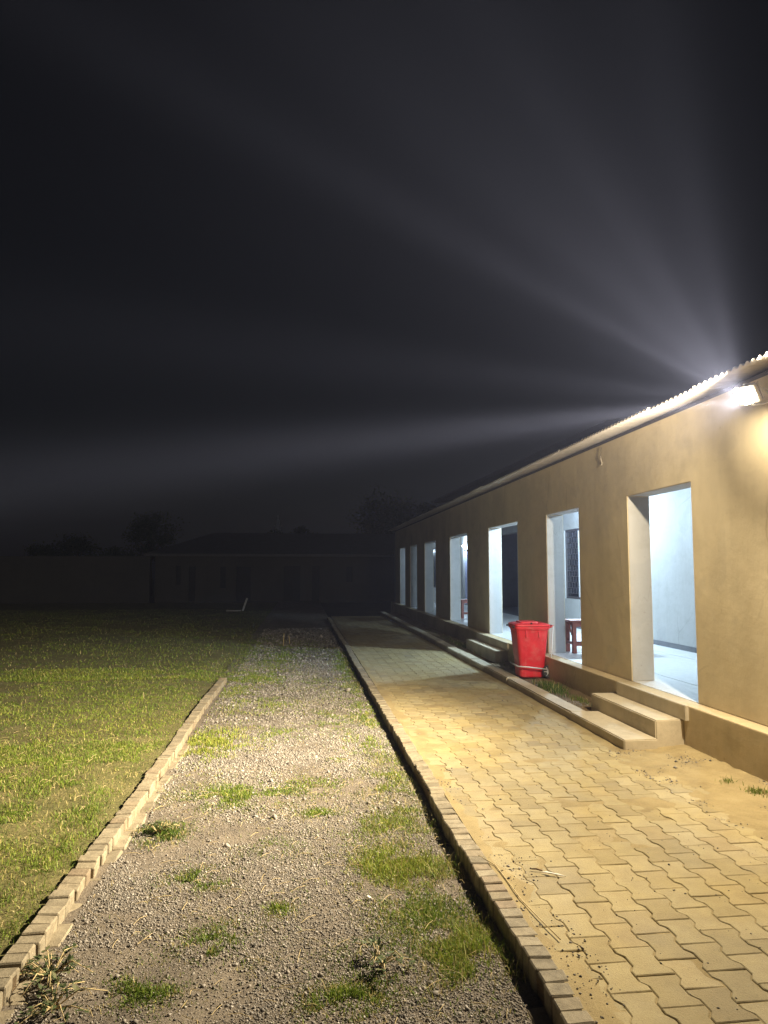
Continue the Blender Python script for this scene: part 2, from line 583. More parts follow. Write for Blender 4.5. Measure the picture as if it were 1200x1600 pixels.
def kerb(name, xf, y0, y1, ztop, label, foot_dx, foot_rng, foot_z):
    root = empty(name, (xf(y0), y0, ztop - 0.2))
    root['label'] = label; root['category'] = 'kerb'; root['group'] = 'brick kerbs along the gravel'
    o0 = Vector(root.location)
    mb = MB()
    ys = np.arange(y0, y1, 0.5)
    for a, b in zip(ys, np.append(ys[1:], y1)):
        mx = (xf(a) + xf(b)) / 2
        mb.box(mx - 0.046, mx + 0.046, a, b - 0.002, ztop - 0.19, ztop - 0.020)
    ob = mb.build('mortar', M['soil'], root); ob.location = -o0
    y = y0; k = 0
    lean = 0; off = 0
    while y < y1:
        if k % 9 == 0: off = random.gauss(0, 0.004); lean = random.gauss(0, 0.03)
        b = link('brick', random.choice(soldiers), root)
        b.location = Vector((xf(y) + off + random.gauss(0, .0028), y + random.gauss(0, .002), ztop + random.gauss(0, .003))) - o0
        b.rotation_euler = (random.gauss(0, .014), random.gauss(lean, .012), random.gauss(0, .025))
        y += 0.0905 * (1 + random.gauss(0, .02)); k += 1
    y = foot_rng[0]
    while y < foot_rng[1]:
        b = link('footing_brick', random.choice(stretchers), root)
        b.location = Vector((xf(y) + foot_dx + random.gauss(0, .006), y, foot_z + random.gauss(0, .006))) - o0
        b.rotation_euler = (random.gauss(0, .015), random.gauss(0, .03), random.gauss(0, .025))
        y += 0.232
    return root


xr = lambda y: 1.022 - 0.0028 * (y - 3) + 0.006 * math.sin(y * 0.9)
xl = lambda y: -1.217 + 0.012 * math.sin(y * 1.1 + 1) - 0.004 * (y - 4) + (0.012 if y > 8 else 0)
kerb('brick_kerb', xr, 1.3, 25.6, 0.010, 'long tan brick kerb edging the paved path, its gravel side in shadow', -0.088, (1.4, 9.5), -0.086)
kerb('brick_kerb', xl, 1.3, 11.65, -0.026, 'short worn brick kerb between the lawn and the gravel strip', 0.082, (1.4, 7.6), -0.094)

# ------------------------------------------------------------------ veranda building
OPEN = [(6.45, 7.80), (9.27, 10.55), (12.04, 13.98), (15.88, 17.75), (19.72, 21.50), (23.00, 24.45), (25.70, 27.05)]
WX0, WX1, WTOP, FLZ, OTOP = 3.73, 4.00, 3.235, 0.40, 2.51
Y0, Y1 = -2.5, 28.4


def wall_with_holes(axis, p0, p1, a0, a1, z0, z1, holes, outer=0, inner=1):
    """solid wall between planes p0 and p1 (across), along a, with rectangular holes; reveals get the inner material"""
    A = sorted(set([a0, a1] + [h for q in holes for h in q[:2]]))
    Z = sorted(set([z0, z1] + [h for q in holes for h in q[2:4]]))
    V, Fc, Mi, idx = [], [], [], {}

    def vid(p, a, z):
        key = (p, a, z)
        if key not in idx:
            idx[key] = len(V)
            V.append((p, a, z) if axis == 'X' else (a, p, z))
        return idx[key]

    def solid(i, j):
        if i < 0 or j < 0 or i >= len(A) - 1 or j >= len(Z) - 1: return False
        ca, cz = (A[i] + A[i + 1]) / 2, (Z[j] + Z[j + 1]) / 2
        return not any(q[0] < ca < q[1] and q[2] < cz < q[3] for q in holes)
    for i in range(len(A) - 1):
        for j in range(len(Z) - 1):
            if not solid(i, j): continue
            a, b, c, d = A[i], A[i + 1], Z[j], Z[j + 1]
            Fc.append((vid(p0, a, c), vid(p0, a, d), vid(p0, b, d), vid(p0, b, c))); Mi.append(outer)
            Fc.append((vid(p1, a, c), vid(p1, b, c), vid(p1, b, d), vid(p1, a, d))); Mi.append(inner)
            for di, dj, e in ((-1, 0, ((a, c), (a, d))), (1, 0, ((b, d), (b, c))), (0, -1, ((b, c), (a, c))), (0, 1, ((a, d), (b, d)))):
                if not solid(i + di, j + dj):
                    (ea, ec), (fa, fc) = e
                    Fc.append((vid(p0, ea, ec), vid(p1, ea, ec), vid(p1, fa, fc), vid(p0, fa, fc)))
                    Mi.append(inner if 0 <= i + di < len(A) - 1 and 0 <= j + dj < len(Z) - 1 else outer)
    return V, Fc, Mi


def wall_obj(name, parent, mats, *args):
    V, Fc, Mi = wall_with_holes(*args)
    me = mesh_py(name, V, Fc, mats)
    me.polygons.foreach_set('material_index', Mi)
    bm = bmesh.new(); bm.from_mesh(me); bmesh.ops.recalc_face_normals(bm, faces=bm.faces)
    if name == 'front_wall':
        es = [e for e in bm.edges if len(e.link_faces) == 2 and e.calc_face_angle(0) > 1.0]
        bmesh.ops.bevel(bm, geom=es, offset=0.008, segments=2, affect='EDGES')
    bm.to_mesh(me); bm.free()
    return link(name, me, parent)


bld = empty('veranda_building', (0, 0, 0))
finish(bld, 'long tan single-storey building with a row of open veranda bays and zinc eave', 'building')
wall_obj('front_wall', bld, [M['wall'], M['white']], 'X', WX0, WX1, Y0, Y1, FLZ, WTOP,
         [(a, b, FLZ, OTOP) for a, b in OPEN])
BX = 5.97
WIN = (13.45, 15.72, 1.03, 2.58)
PASS = (19.3, 23.9, FLZ, 2.74)
DOOR = (25.10, 26.02, FLZ, 2.42)
wall_obj('back_wall', bld, [M['white'], M['white']], 'X', BX, BX + 0.22, Y0, Y1, FLZ, 3.75, [WIN, PASS, DOOR])
EWIN = (5.16, 5.62, 0.98, 2.58)
wall_obj('end_wall', bld, [M['white'], M['wall']], 'Y', Y1 - 0.004, Y1 + 0.22, WX0, BX + 0.22, FLZ - 0.02, WTOP, [EWIN])
MB().box(WX0, BX + .22, Y0 - .2, Y0 - 0.003, FLZ, WTOP).build('end_wall', M['wall'], bld)
CEIL = 3.02
MB().box(WX1 - 0.05, BX + 0.05, Y0, Y1, CEIL, CEIL + .1).build('ceiling', M['white'], bld)
# plinth with a slightly broken arris
MB().box(3.572, BX + .3, Y0 - .2, Y1 + .2, -0.22, FLZ, bev=0.012).build('plinth', M['plinth'], bld)
for x0, x1 in ((3.742, 4.274), (4.286, 5.494), (5.506, BX - .002)):
    MB().box(x0, x1, Y0, Y1 - .01, FLZ - .02, FLZ + 0.0045).build('floor_panel', M['floor'], bld)
# passage behind the third bay
mb = MB()
mb.box(BX + .22, 10.2, PASS[0] - .2, PASS[0] - .002, FLZ, 2.9)
mb.box(BX + .22, 10.2, PASS[1] + .002, PASS[1] + .2, FLZ, 2.9)
mb.box(10.0, 10.2, PASS[0], PASS[1], FLZ, 2.9)
mb.box(BX + .22, 10.2, PASS[0] - .2, PASS[1] + .2, 2.90, 3.0)
mb.build('passage_wall', M['grey_paint'], bld)
MB().box(BX - .002, 10.2, PASS[0], PASS[1], FLZ - .1, FLZ + .003).build('passage_floor', M['grey_paint'], bld)
# body of the building behind, closing the rooms
MB().box(BX + .23, 10.4, Y0, PASS[0] - .21, FLZ, 3.7).build('room_wall', M['grey_paint'], bld)
MB().box(BX + .23, 10.4, PASS[1] + .21, Y1, FLZ, 3.7).build('room_wall', M['grey_paint'], bld)


def window(parent, rect, xp, axis='X'):
    y0, y1, z0, z1 = rect
    r = MB()
    t = 0.05
    def bx(m, a0, a1, c0, c1, d0, d1):
        if axis == 'X': m.box(xp + d0, xp + d1, a0, a1, c0, c1)
        else: m.box(a0, a1, xp + d0, xp + d1, c0, c1)
    bx(r, y0 + .001, y0 + t, z0 + .001, z1 - .001, .03, .09); bx(r, y1 - t, y1 - .001, z0 + .001, z1 - .001, .03, .09)
    bx(r, y0 + t, y1 - t, z0 + .001, z0 + t, .03, .09); bx(r, y0 + t, y1 - t, z1 - t, z1 - .001, .03, .09)
    fr = r.build('window', M['frame'], parent)
    n = max(1, int(round((y1 - y0) / 0.72)))
    wdt = (y1 - y0 - 2 * t) / n
    for i in range(n):
        a, b = y0 + t + i * wdt, y0 + t + (i + 1) * wdt
        m = MB(); bx(m, a + .004, b - .004, z0 + t + .003, z1 - t - .003, .060, .068); m.build('pane', M['glass'], fr)
        if i:
            m = MB(); bx(m, a - .022, a + .022, z0 + t, z1 - t, .025, .085); m.build('mullion', M['grey_metal'], fr)
        g = MB()
        zz = z0 + t + .07; row = 0
        if i == n - 1:
            while zz < z1 - t - .04:
                bx(g, a + .02, b - .02, zz - .005, zz + .005, .040, .050)
                for q in range(4):
                    yy = a + .02 + (b - a - .04) * (q + (.5 if row % 2 else 0) + .25) / 4.5
                    bx(g, yy - .005, yy + .005, zz + .006, min(zz + .119, z1 - t - .01), .041, .049)
                zz += .125; row += 1
            g.build('grille', M['frame'], fr)
        else:
            g.bm.free()
    return fr


window(bld, WIN, BX)
window(bld, EWIN, Y1, 'Y')
d = MB().box(BX + .05, BX + .09, DOOR[0] + .03, DOOR[1] - .03, FLZ + .01, DOOR[3] - .03).build('door', M['door'], bld)
dm = MB()
for z0, z1 in ((0.55, 1.25), (1.38, 2.25)):
    for y0, y1 in ((DOOR[0] + .12, DOOR[0] + .43), (DOOR[0] + .50, DOOR[0] + .81)):
        dm.box(BX + .038, BX + .05, y0, y1, z0, z1, bev=.004)
dm.build('door_panel', M['door'], d)
MB().tube([(BX + .05, DOOR[0] + .09, 1.32), (BX + .0, DOOR[0] + .09, 1.32), (BX + .0, DOOR[0] + .19, 1.32)], .011).build('handle', M['grey_metal'], d)

MB().box(BX - .012, BX - .001, Y0 + .1, PASS[0] - .05, FLZ + .006, FLZ + .085).build('skirting', M['grey_paint'], bld)

# veranda eave: overlapping corrugated zinc sheets
PITCHW = 0.085


def corrugated_sheet():
    n, sg = 10, 8
    xs = [3.485, 3.6, 3.8, 4.6, 6.02]
    V, Fc = [], []
    cnt = n * sg + 3
    for side in (0, 1):
        for x in xs:
            for k in range(cnt):
                y = k * PITCHW / sg
                z = 3.290 + (x - 3.485) * 0.105 + 0.013 * math.cos(2 * math.pi * k / sg) - side * 0.0022
                V.append((x, y, z))
    L = len(xs) * cnt
    for i in range(len(xs) - 1):
        for k in range(cnt - 1):
            a = i * cnt + k
            Fc.append((a, a + 1, a + cnt + 1, a + cnt))
            Fc.append((L + a, L + a + cnt, L + a + cnt + 1, L + a + 1))
    for k in range(cnt - 1):
        Fc.append((k, L + k, L + k + 1, k + 1))
        e = (len(xs) - 1) * cnt + k
        Fc.append((e, e + 1, L + e + 1, L + e))
    for i in range(len(xs) - 1):
        for k in (0, cnt - 1):
            a = i * cnt + k
            Fc.append((a, a + cnt, L + a + cnt, L + a))
    me = mesh_py('roof_sheet', V, Fc, M['sheet'], smooth=True)
    return me


sh = corrugated_sheet()
y = Y0 - 0.1; k = 0
while y < Y1 + 0.1:
    link('roof_sheet', sh, bld, (random.gauss(0, .008), y, (k % 2) * 0.003 + random.gauss(0, .0015)))
    y += 10 * PITCHW; k += 1
# timber purlin under the sheets, just inside the wall head
MB().box(3.80, 3.90, Y0, Y1, WTOP + .002, WTOP + .062).build('purlin', M['frame'], bld)
# the higher main roof behind
mb = MB()
V = [(5.55, 12.4, 4.42), (5.55, 29.7, 4.64), (9.4, 26.2, 5.30), (9.4, 12.4, 5.10),
     (13.2, 12.4, 4.42), (13.2, 29.7, 4.64)]
MB().box(BX + .1, 13.0, Y0 - .4, 12.3, 3.76, 3.86).build('flat_roof', M['dark_roof'], bld)
V += [(x, y, z - .11) for x, y, z in V]
Fm = [(0, 1, 2, 3), (3, 2, 5, 4), (1, 5, 2), (6, 9, 8, 7), (9, 10, 11, 8), (7, 8, 11), (0, 6, 7, 1), (1, 7, 11, 5), (5, 11, 10, 4), (4, 10, 9, 3), (3, 9, 6, 0)]
link('main_roof', mesh_py('main_roof', V, Fm, M['dark_roof']), bld)


# steps at bays one and three, and the low concrete kerb that starts from the first step
def wobble_box(name, x0, x1, y0, y1, z0, z1, mat, parent, bev=0.012, amp=0.004):
    mb = MB(); mb.box(x0, x1, y0, y1, z0, z1)
    n = max(1, int((y1 - y0) / 0.25))
    for i in range(1, n):
        yy = y0 + (y1 - y0) * i / n
        bmesh.ops.bisect_plane(mb.bm, geom=list(mb.bm.verts) + list(mb.bm.edges) + list(mb.bm.faces), plane_co=(0, yy, 0), plane_no=(0, 1, 0))
    es = [e for e in mb.bm.edges if len(e.link_faces) == 2 and e.calc_face_angle(0) > 1.0]
    bmesh.ops.bevel(mb.bm, geom=es, offset=bev, segments=2, affect='EDGES')
    for v in mb.bm.verts:
        v.co.x += random.gauss(0, amp * .4); v.co.z += random.gauss(0, amp * .3) if v.co.z > (z0 + z1) / 2 else 0
    return mb.build(name, mat, parent)


for (a, b, xs) in ((6.43, 7.93, 3.29), (12.2, 14.42, 3.35)):
    st = empty('entrance_steps', (3.4, (a + b) / 2, 0)); st.parent = bld
    o = wobble_box('landing', 3.538, 3.580, a - .09, b - .13, 0.262, FLZ + .004, M['step'], st, .006, .001); o.matrix_parent_inverse = st.matrix_basis.inverted()
    o = wobble_box('step', xs, 3.576, a, b, -0.02, 0.26, M['step'], st, .010, .002); o.matrix_parent_inverse = st.matrix_basis.inverted()

kb = empty('concrete_kerb', (3.05, 6.4, 0))
finish(kb, 'low cement kerb running from the near step past the red bin', 'kerb')
o = wobble_box('step', 2.955, 3.285, 6.38, 7.72, -0.05, 0.10, M['step'], kb, .010, .002); o.matrix_parent_inverse = kb.matrix_basis.inverted()
y = 7.725
while y < 26.5:
    L = random.uniform(0.8, 1.3)
    dx = random.gauss(0, .006)
    o = wobble_box('kerb_stone', 2.965 + dx, 3.165 + dx, y, y + L - .008, -0.05, 0.098 + random.gauss(0, .004), M['step'], kb, .014, .005)
    o.matrix_parent_inverse = kb.matrix_basis.inverted()
    y += L
ss = height_sheet('soil_strip', np.linspace(3.10, 3.58, 16), np.linspace(7.70, 27, 260),
                  lambda x, y: 0.062 + 0.035 * (fbm(x, y, 3, 3, 70) - .5) + 0.03 * sstep(3.35, 3.57, x), M['soil'])
finish(ss, kind='structure')

# ------------------------------------------------------------------ floodlight
fl = empty('floodlight', FLOOD)
finish(fl, 'lit floodlight on a bracket under the zinc eave, glaring white', 'floodlight')
nrm = Vector((-0.72, -0.34, -0.56)).normalized()
q = nrm.to_track_quat('Z', 'Y')
Mx = q.to_matrix().to_4x4() @ Matrix.Translation((0, 0, -0.016))


def fpart(mb, name, mat):
    o = mb.build(name, mat, fl); return o


fpart(MB().box(-.088, .088, -.080, .080, -.085, -.036, bev=.024, M=Mx), 'housing', M['alu'])
fb = MB()
for i in range(7): fb.box(-.085 + i * .028, -.079 + i * .028, -.07, .07, -.11, -.086, M=Mx)
fpart(fb, 'cooling_fin', M['alu'])
dome = MB(); rings_ = []
for a_ in range(7):
    t_ = a_ / 6 * math.pi / 2
    rings_.append([dome.bm.verts.new(Mx @ Vector((.078 * math.cos(t_ * .98) * math.cos(p_ * math.pi / 10), .072 * math.cos(t_ * .98) * math.sin(p_ * math.pi / 10), -.033 + .045 * math.sin(t_)))) for p_ in range(20)])
for A_, B_ in zip(rings_, rings_[1:]):
    for k_ in range(20): dome.bm.faces.new((A_[k_], A_[(k_ + 1) % 20], B_[(k_ + 1) % 20], B_[k_]))
dome.bm.faces.new(rings_[-1])
fpart(dome, 'lens', M['lens'])
br = MB()
p0 = Mx @ Vector((0, 0.09, -.06)); p1 = Mx @ Vector((0, -0.09, -.06))
wl = Vector((WX0 - FLOOD[0] - .008, 0.0, 0.02))
br.tube([p0, p0 + Vector((.10, .0, .01)), wl + Vector((0, .05, 0))], .008, 6)
br.tube([p1, p1 + Vector((.10, .0, .01)), wl + Vector((0, -.05, 0))], .008, 6)
br.box(wl.x, wl.x + .006, -.08, .08, -.04, .08)
fpart(br, 'bracket', M['alu'])
fpart(MB().tube([wl + Vector((0, .03, .05)), wl + Vector((-.01, .06, .12)), wl + Vector((-.004, .10, .22))], .006, 6), 'cable', M['wire'])
ld = bpy.data.lights.new('floodlight_beam', 'POINT')
ld.energy = FLOOD_WATT
ld.color = FLOOD_COL
ld.shadow_soft_size = 0.03
lo = bpy.data.objects.new('floodlight_beam', ld)
C.objects.link(lo); lo.parent = fl
lo.location = nrm * 0.032
# narrow lobes added to the even spread to draw streaks across the haze
ld.use_nodes = True
ln = ld.node_tree
em = ln.nodes['Emission']
tc = ln.nodes.new('ShaderNodeTexCoord')
tot = None
for (tx, ty, tz, sharp, amp) in ((-1.84, 12, 3.48, 650, 95.0), (-1.76, 8, 7.41, 600, 21.0), (3.0, 5.5, 6.7, 200, 9.0), (0.13, 7, 7.33, 150, 5.0), (0.6, 9, 4.4, 400, 17.0), (2.2, 6.2, 6.2, 400, 9.0)):
    dv = (Vector((tx, ty, tz)) - Vector(FLOOD)).normalized()
    dp = ln.nodes.new('ShaderNodeVectorMath'); dp.operation = 'DOT_PRODUCT'
    ln.links.new(tc.outputs['Normal'], dp.inputs[0]); dp.inputs[1].default_value = dv
    pw = math2(ln, 'POWER', math2(ln, 'MAXIMUM', dp.outputs['Value'], 0.0), sharp)
    t = math2(ln, 'MULTIPLY', pw, amp)
    tot = t if tot is None else math2(ln, 'ADD', tot, t)
aim = Vector((-0.88, 0.33, -0.29)).normalized()
dp = ln.nodes.new('ShaderNodeVectorMath'); dp.operation = 'DOT_PRODUCT'
ln.links.new(tc.outputs['Normal'], dp.inputs[0]); dp.inputs[1].default_value = aim
main = math2(ln, 'POWER', math2(ln, 'MAXIMUM', dp.outputs['Value'], 0.0), 2.9)
sx = ln.nodes.new('ShaderNodeSeparateXYZ'); ln.links.new(tc.outputs['Normal'], sx.inputs[0])
up_cut = ln.nodes.new('ShaderNodeMapRange'); up_cut.interpolation_type = 'SMOOTHSTEP'  # added cutoff that keeps the main lobe low; no hood is modelled
up_cut.inputs['From Min'].default_value = 0.10; up_cut.inputs['From Max'].default_value = -0.16
ln.links.new(sx.outputs['Z'], up_cut.inputs['Value'])
main = math2(ln, 'MULTIPLY', main, up_cut.outputs[0])
# shaping added to the emission: little goes along the wall
def mrange(src, a, b, c, d):
    r = ln.nodes.new('ShaderNodeMapRange'); r.interpolation_type = 'SMOOTHSTEP'
    for k, v in (('From Min', a), ('From Max', b), ('To Min', c), ('To Max', d)): r.inputs[k].default_value = v
    ln.links.new(src, r.inputs['Value']); return r.outputs[0]
main = math2(ln, 'MULTIPLY', main, mrange(sx.outputs['X'], -0.46, -0.14, 1.0, 0.0))
main = math2(ln, 'MULTIPLY', main, mrange(sx.outputs['Z'], -0.95, -0.55, 0.0, 1.0))        # added fade that dims the main lobe straight down
d2 = ln.nodes.new('ShaderNodeVectorMath'); d2.operation = 'DOT_PRODUCT'
ln.links.new(tc.outputs['Normal'], d2.inputs[0]); d2.inputs[1].default_value = Vector((-0.30, 0.45, 0.84)).normalized()
upl = math2(ln, 'MULTIPLY', math2(ln, 'POWER', math2(ln, 'MAXIMUM', d2.outputs['Value'], 0.0), 5.5), 5.2)   # upward lobe added to brighten the haze above the lamp
spill = math2(ln, 'MULTIPLY', mrange(sx.outputs['Y'], 0.55, 0.9, 0.105, 0.12), mrange(sx.outputs['Z'], 0.0, 0.25, 1.0, 0.6))
upl = math2(ln, 'MULTIPLY', upl, mrange(sx.outputs['X'], 0.0, 0.34, 1.0, 0.0))
spill = math2(ln, 'MULTIPLY', spill, mrange(sx.outputs['X'], -0.02, 0.38, 1.0, 0.04))
spill = math2(ln, 'ADD', spill, upl)       # shade towards the wall is put into the emission itself
ln.links.new(math2(ln, 'ADD', math2(ln, 'ADD', main, spill), math2(ln, 'MULTIPLY', tot, 0.75)), em.inputs['Strength'])

# ------------------------------------------------------------------ veranda bulbs
def bulb(root, dirv, watt):
    d = Vector(dirv)
    at = lambda k: tuple(d * k)
    MB().tube([at(.001), at(.03)], .05, 14).build('rose', M['white'], root)
    MB().tube([at(.03), at(.06), at(.085)], [.022, .022, .02], 10).build('holder', M['white'], root)
    MB().tube([at(.085), at(.10), at(.12), at(.14), at(.152)], [.018, .028, .034, .028, .006], 14).build('bulb', M['bulb'], root)
    pd = bpy.data.lights.new('bulb_glow', 'POINT'); pd.energy = watt; pd.color = BULB_COL; pd.shadow_soft_size = 0.036
    po = bpy.data.objects.new('bulb_glow', pd); C.objects.link(po); po.parent = root; po.location = at(.20)


for (x, y, watt, label) in ((5.1, 8.75, 150, 'lit white bulb on the veranda ceiling behind the first pier'),
                            (5.25, 12.95, 540, 'lit white bulb on the veranda ceiling above the far steps')):
    b = empty('ceiling_bulb', (x, y, CEIL))
    finish(b, label, 'light bulb', 'bulbs along the veranda')
    bulb(b, (0, 0, -1), watt)
b = empty('wall_bulb', (BX, 25.56, 2.60))
finish(b, 'lit white bulb on the wall above the lavender door at the far end', 'light bulb', 'bulbs along the veranda')
bulb(b, (-.94, 0, -.34), 60)

# ------------------------------------------------------------------ red bin
def red_bin(loc, rz):
    t = empty('wheelie_bin', loc, rz); t.scale = (.96, .96, .97)
    finish(t, 'red plastic wheeled bin with closed lid standing beside the steps', 'bin')
    def ring(hx, hy, z, r=0.05, n=4):
        pts = []
        for cx, cy, a0 in ((hx - r, hy - r, 0), (-hx + r, hy - r, 90), (-hx + r, -hy + r, 180), (hx - r, -hy + r, 270)):
            for k in range(n + 1):
                a = math.radians(a0 + 90 * k / n)
                pts.append((cx + r * math.cos(a), cy + r * math.sin(a), z))
        return pts
    def loft(rings, cap0=True, cap1=True):
        V = [p for r in rings for p in r]; n = len(rings[0]); Fc = []
        for i in range(len(rings) - 1):
            for k in range(n):
                j = (k + 1) % n
                Fc.append((i * n + k, i * n + j, (i + 1) * n + j, (i + 1) * n + k))
        if cap0: Fc.append(tuple(range(n))[::-1])
        if cap1: Fc.append(tuple(range((len(rings) - 1) * n, len(rings) * n)))
        return V, Fc
    rs = []
    for z, hx, hy in ((0.0, .180, .170), (.02, .190, .180), (.20, .200, .190), (.66, .242, .226), (.70, .247, .231), (.705, .256, .240), (.725, .258, .242)):
        rs.append(ring(hx, hy, z))
    V, Fc = loft(rs); b = link('body', mesh_py('body', V, Fc, M['red']), t)
    for x in (-.10, .10):
        for s in (-1, 1):
            MB().box(x - .012, x + .012, min(s * .222, s * .243), max(s * .222, s * .243), .60, .70, bev=.004).build('rib', M['red'], t)
    V, Fc = loft([ring(.262, .246, .726), ring(.272, .256, .728), ring(.272, .256, .760), ring(.262, .246, .764)])
    link('rim', mesh_py('rim', V, Fc, M['red']), t)
    V, Fc = loft([ring(.270, .256, .766), ring(.275, .261, .770), ring(.273, .259, .786), ring(.235, .22, .806), ring(.215, .20, .810)])
    lid = link('lid', mesh_py('lid', V, Fc, M['red']), t)
    V, Fc = loft([ring(.15, .16, .807, .04), ring(.14, .15, .828, .04), ring(.12, .13, .834, .04)])
    p = link('lid_panel', mesh_py('lid_panel', V, Fc, M['red']), lid); p.location = (-.03, 0, 0)
    MB().tube([(-.02, -.235, .80), (-.02, -.235, .822)], .014, 8).build('knob', M['rubber'], lid)
    # rear grip and hinge (towards the wall)
    hb = MB()
    hb.tube([(.272, -.22, .75), (.325, -.20, .765), (.325, .20, .765), (.272, .22, .75)], .013, 8)
    hb.build('grip', M['red'], t)
    for s in (-1, 1):
        MB().tube([(-.27, s * .20, .755), (-.305, s * .20, .755)], .014, 8).build('lift_pin', M['rubber'], t)
    for s in (-1, 1):
        wm = MB()
        yc = s * .245
        prof = [(.034, -.022), (.084, -.022), (.094, -.014), (.094, .014), (.084, .022), (.034, .022)]
        seg = 20; rr = []
        for k in range(seg):
            a = 2 * math.pi * k / seg
            rr.append([wm.bm.verts.new((.225 + r * math.cos(a), yc + o, .094 + r * math.sin(a))) for r, o in prof])
        for k in range(seg):
            A, B = rr[k], rr[(k + 1) % seg]
            for i in range(len(prof) - 1): wm.bm.faces.new((A[i], A[i + 1], B[i + 1], B[i]))
        wo = wm.build('wheel', M['rubber'], t)
        hubm = MB(); hubm.tube([(.225, yc - .018, .094), (.225, yc + .018, .094)], .035, 14)
        for k in range(6):
            a = k * math.pi / 3
            hubm.tube([(.225, yc + s * .020, .094), (.225 + .075 * math.cos(a), yc + s * .024, .094 + .075 * math.sin(a))], .006, 5)
        hubm.build('hub', M['grey_metal'], wo)
    MB().tube([(.225, -.24, .094), (.225, .24, .094)], .010, 8).build('axle', M['grey_metal'], t)
    pm = MB()
    pm.tube([(.20, -.272, .13), (-.10, -.268, .165), (-.245, -.262, .175), (-.245, .22, .175)], .011, 6)
    pm.build('pedal_bar', M['grey_metal'], t)
    MB().tube([(.245, -.278, .10), (.262, -.280, .30), (.300, -.280, .775)], .0095, 6).build('lift_rod', M['grey_metal'], t)
    return t


red_bin((3.375, 10.40, 0.098), math.radians(-3))


# ------------------------------------------------------------------ benches in the veranda
def bench(loc, rz, label, L=1.25):
    t = empty('bench', loc, rz)
    finish(t, label, 'bench', 'wooden benches on the veranda')
    W, H = .34, .50
    MB().box(0, L, -W / 2, W / 2, H - .03, H, bev=.005).build('seat', M['wood'], t)
    for x in (.05, L - .11):
        for y in (-W / 2 + .015, W / 2 - .070):
            MB().box(x, x + .06, y, y + .055, 0, H - .031, bev=.004).build('leg', M['wood'], t)
    for y in (-W / 2 + .02, W / 2 - .045):
        MB().box(.111, L - .111, y, y + .025, H - .10, H - .032).build('apron', M['wood'], t)
        MB().box(.111, L - .111, y + .005, y + .03, .11, .15).build('stretcher', M['wood'], t)
    for x in (.06, L - .10):
        MB().box(x, x + .03, -W / 2 + .071, W / 2 - .071, .13, .17).build('stretcher', M['wood'], t)
    for y in (-W / 2 + .02, W / 2 - .055):
        mb = MB()
        mb.tube([(.045, y + .02, .28), (.020, y + .02, .36), (-.004, y + .02, .44), (.0, y + .02, .468)], [.012, .016, .02, .02], 8)
        mb.build('bracket', M['wood'], t)
    return t


bench((4.03, 10.62, FLZ + .0046), 0.02, 'red-brown wooden bench seen through the bay behind the red bin')
bench((4.12, 18.55, FLZ + .0046), -0.03, 'red-brown wooden bench in the fourth bay near the lit lavender door', .62)

# ------------------------------------------------------------------ hanging wire on the wall
yw = 8.45
mb = MB(); mb.tube([(WX0 - .012, yw, 3.20), (WX0 - .016, yw + .02, 3.08), (WX0 - .010, yw - .01, 3.00), (WX0 - .02, yw - .02, 2.965)], .005, 6)
finish(mb.build('hanging_wire', M['wire']), 'short pale wire end hanging from the eave onto the tan wall', 'wire')

# ------------------------------------------------------------------ far building, yard wall, tower
fbz = empty('low_building', (-1.5, 42, -.2))
finish(fbz, 'low dark building with hipped roof across the end of the yard', 'building')
DO = [(-7.2, -6.92, .85, 1.95), (-6.46, -6.1, -.1, 1.9), (-4.72, -4.38, .65, 1.9), (-3.8, -2.95, -.1, 1.9), (-1.05, -.1, -.1, 1.95), (.58, 1.02, -.1, 1.95), (2.6, 2.95, 1.0, 1.9)]
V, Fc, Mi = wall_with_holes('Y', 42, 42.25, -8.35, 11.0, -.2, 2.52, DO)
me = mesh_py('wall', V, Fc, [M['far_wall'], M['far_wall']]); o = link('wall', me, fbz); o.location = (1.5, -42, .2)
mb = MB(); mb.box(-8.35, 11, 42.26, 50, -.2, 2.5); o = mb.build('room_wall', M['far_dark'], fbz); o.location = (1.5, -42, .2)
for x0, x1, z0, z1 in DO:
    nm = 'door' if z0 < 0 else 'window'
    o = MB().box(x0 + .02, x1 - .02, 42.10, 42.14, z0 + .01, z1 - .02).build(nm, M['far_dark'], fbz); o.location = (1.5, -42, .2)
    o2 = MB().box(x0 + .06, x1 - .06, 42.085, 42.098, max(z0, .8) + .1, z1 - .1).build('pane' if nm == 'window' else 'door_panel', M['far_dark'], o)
V = [(-8.9, 41.4, 2.62), (11.6, 41.4, 2.62), (11.6, 50.6, 2.62), (-8.9, 50.6, 2.62), (-5.6, 46, 4.05), (9, 46, 4.05)]
V += [(x, y, z - .12) for x, y, z in V[:4]]
Fc = [(0, 1, 5, 4), (1, 2, 5), (2, 3, 4, 5), (3, 0, 4), (0, 6, 7, 1), (1, 7, 8, 2), (2, 8, 9, 3), (3, 9, 6, 0), (6, 9, 8, 7)]
o = link('roof', mesh_py('roof', V, Fc, M['dark_roof']), fbz); o.location = (1.5, -42, .2)

bw = empty('yard_wall', (-20, 41, -.2))
finish(bw, 'plain dark yard wall left of the low building', 'wall')
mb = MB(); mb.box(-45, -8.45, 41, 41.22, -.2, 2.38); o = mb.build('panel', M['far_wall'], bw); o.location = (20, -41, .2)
mb = MB(); mb.box(-45, -8.45, 40.95, 41.27, 2.382, 2.46); o = mb.build('coping', M['far_wall'], bw); o.location = (20, -41, .2)

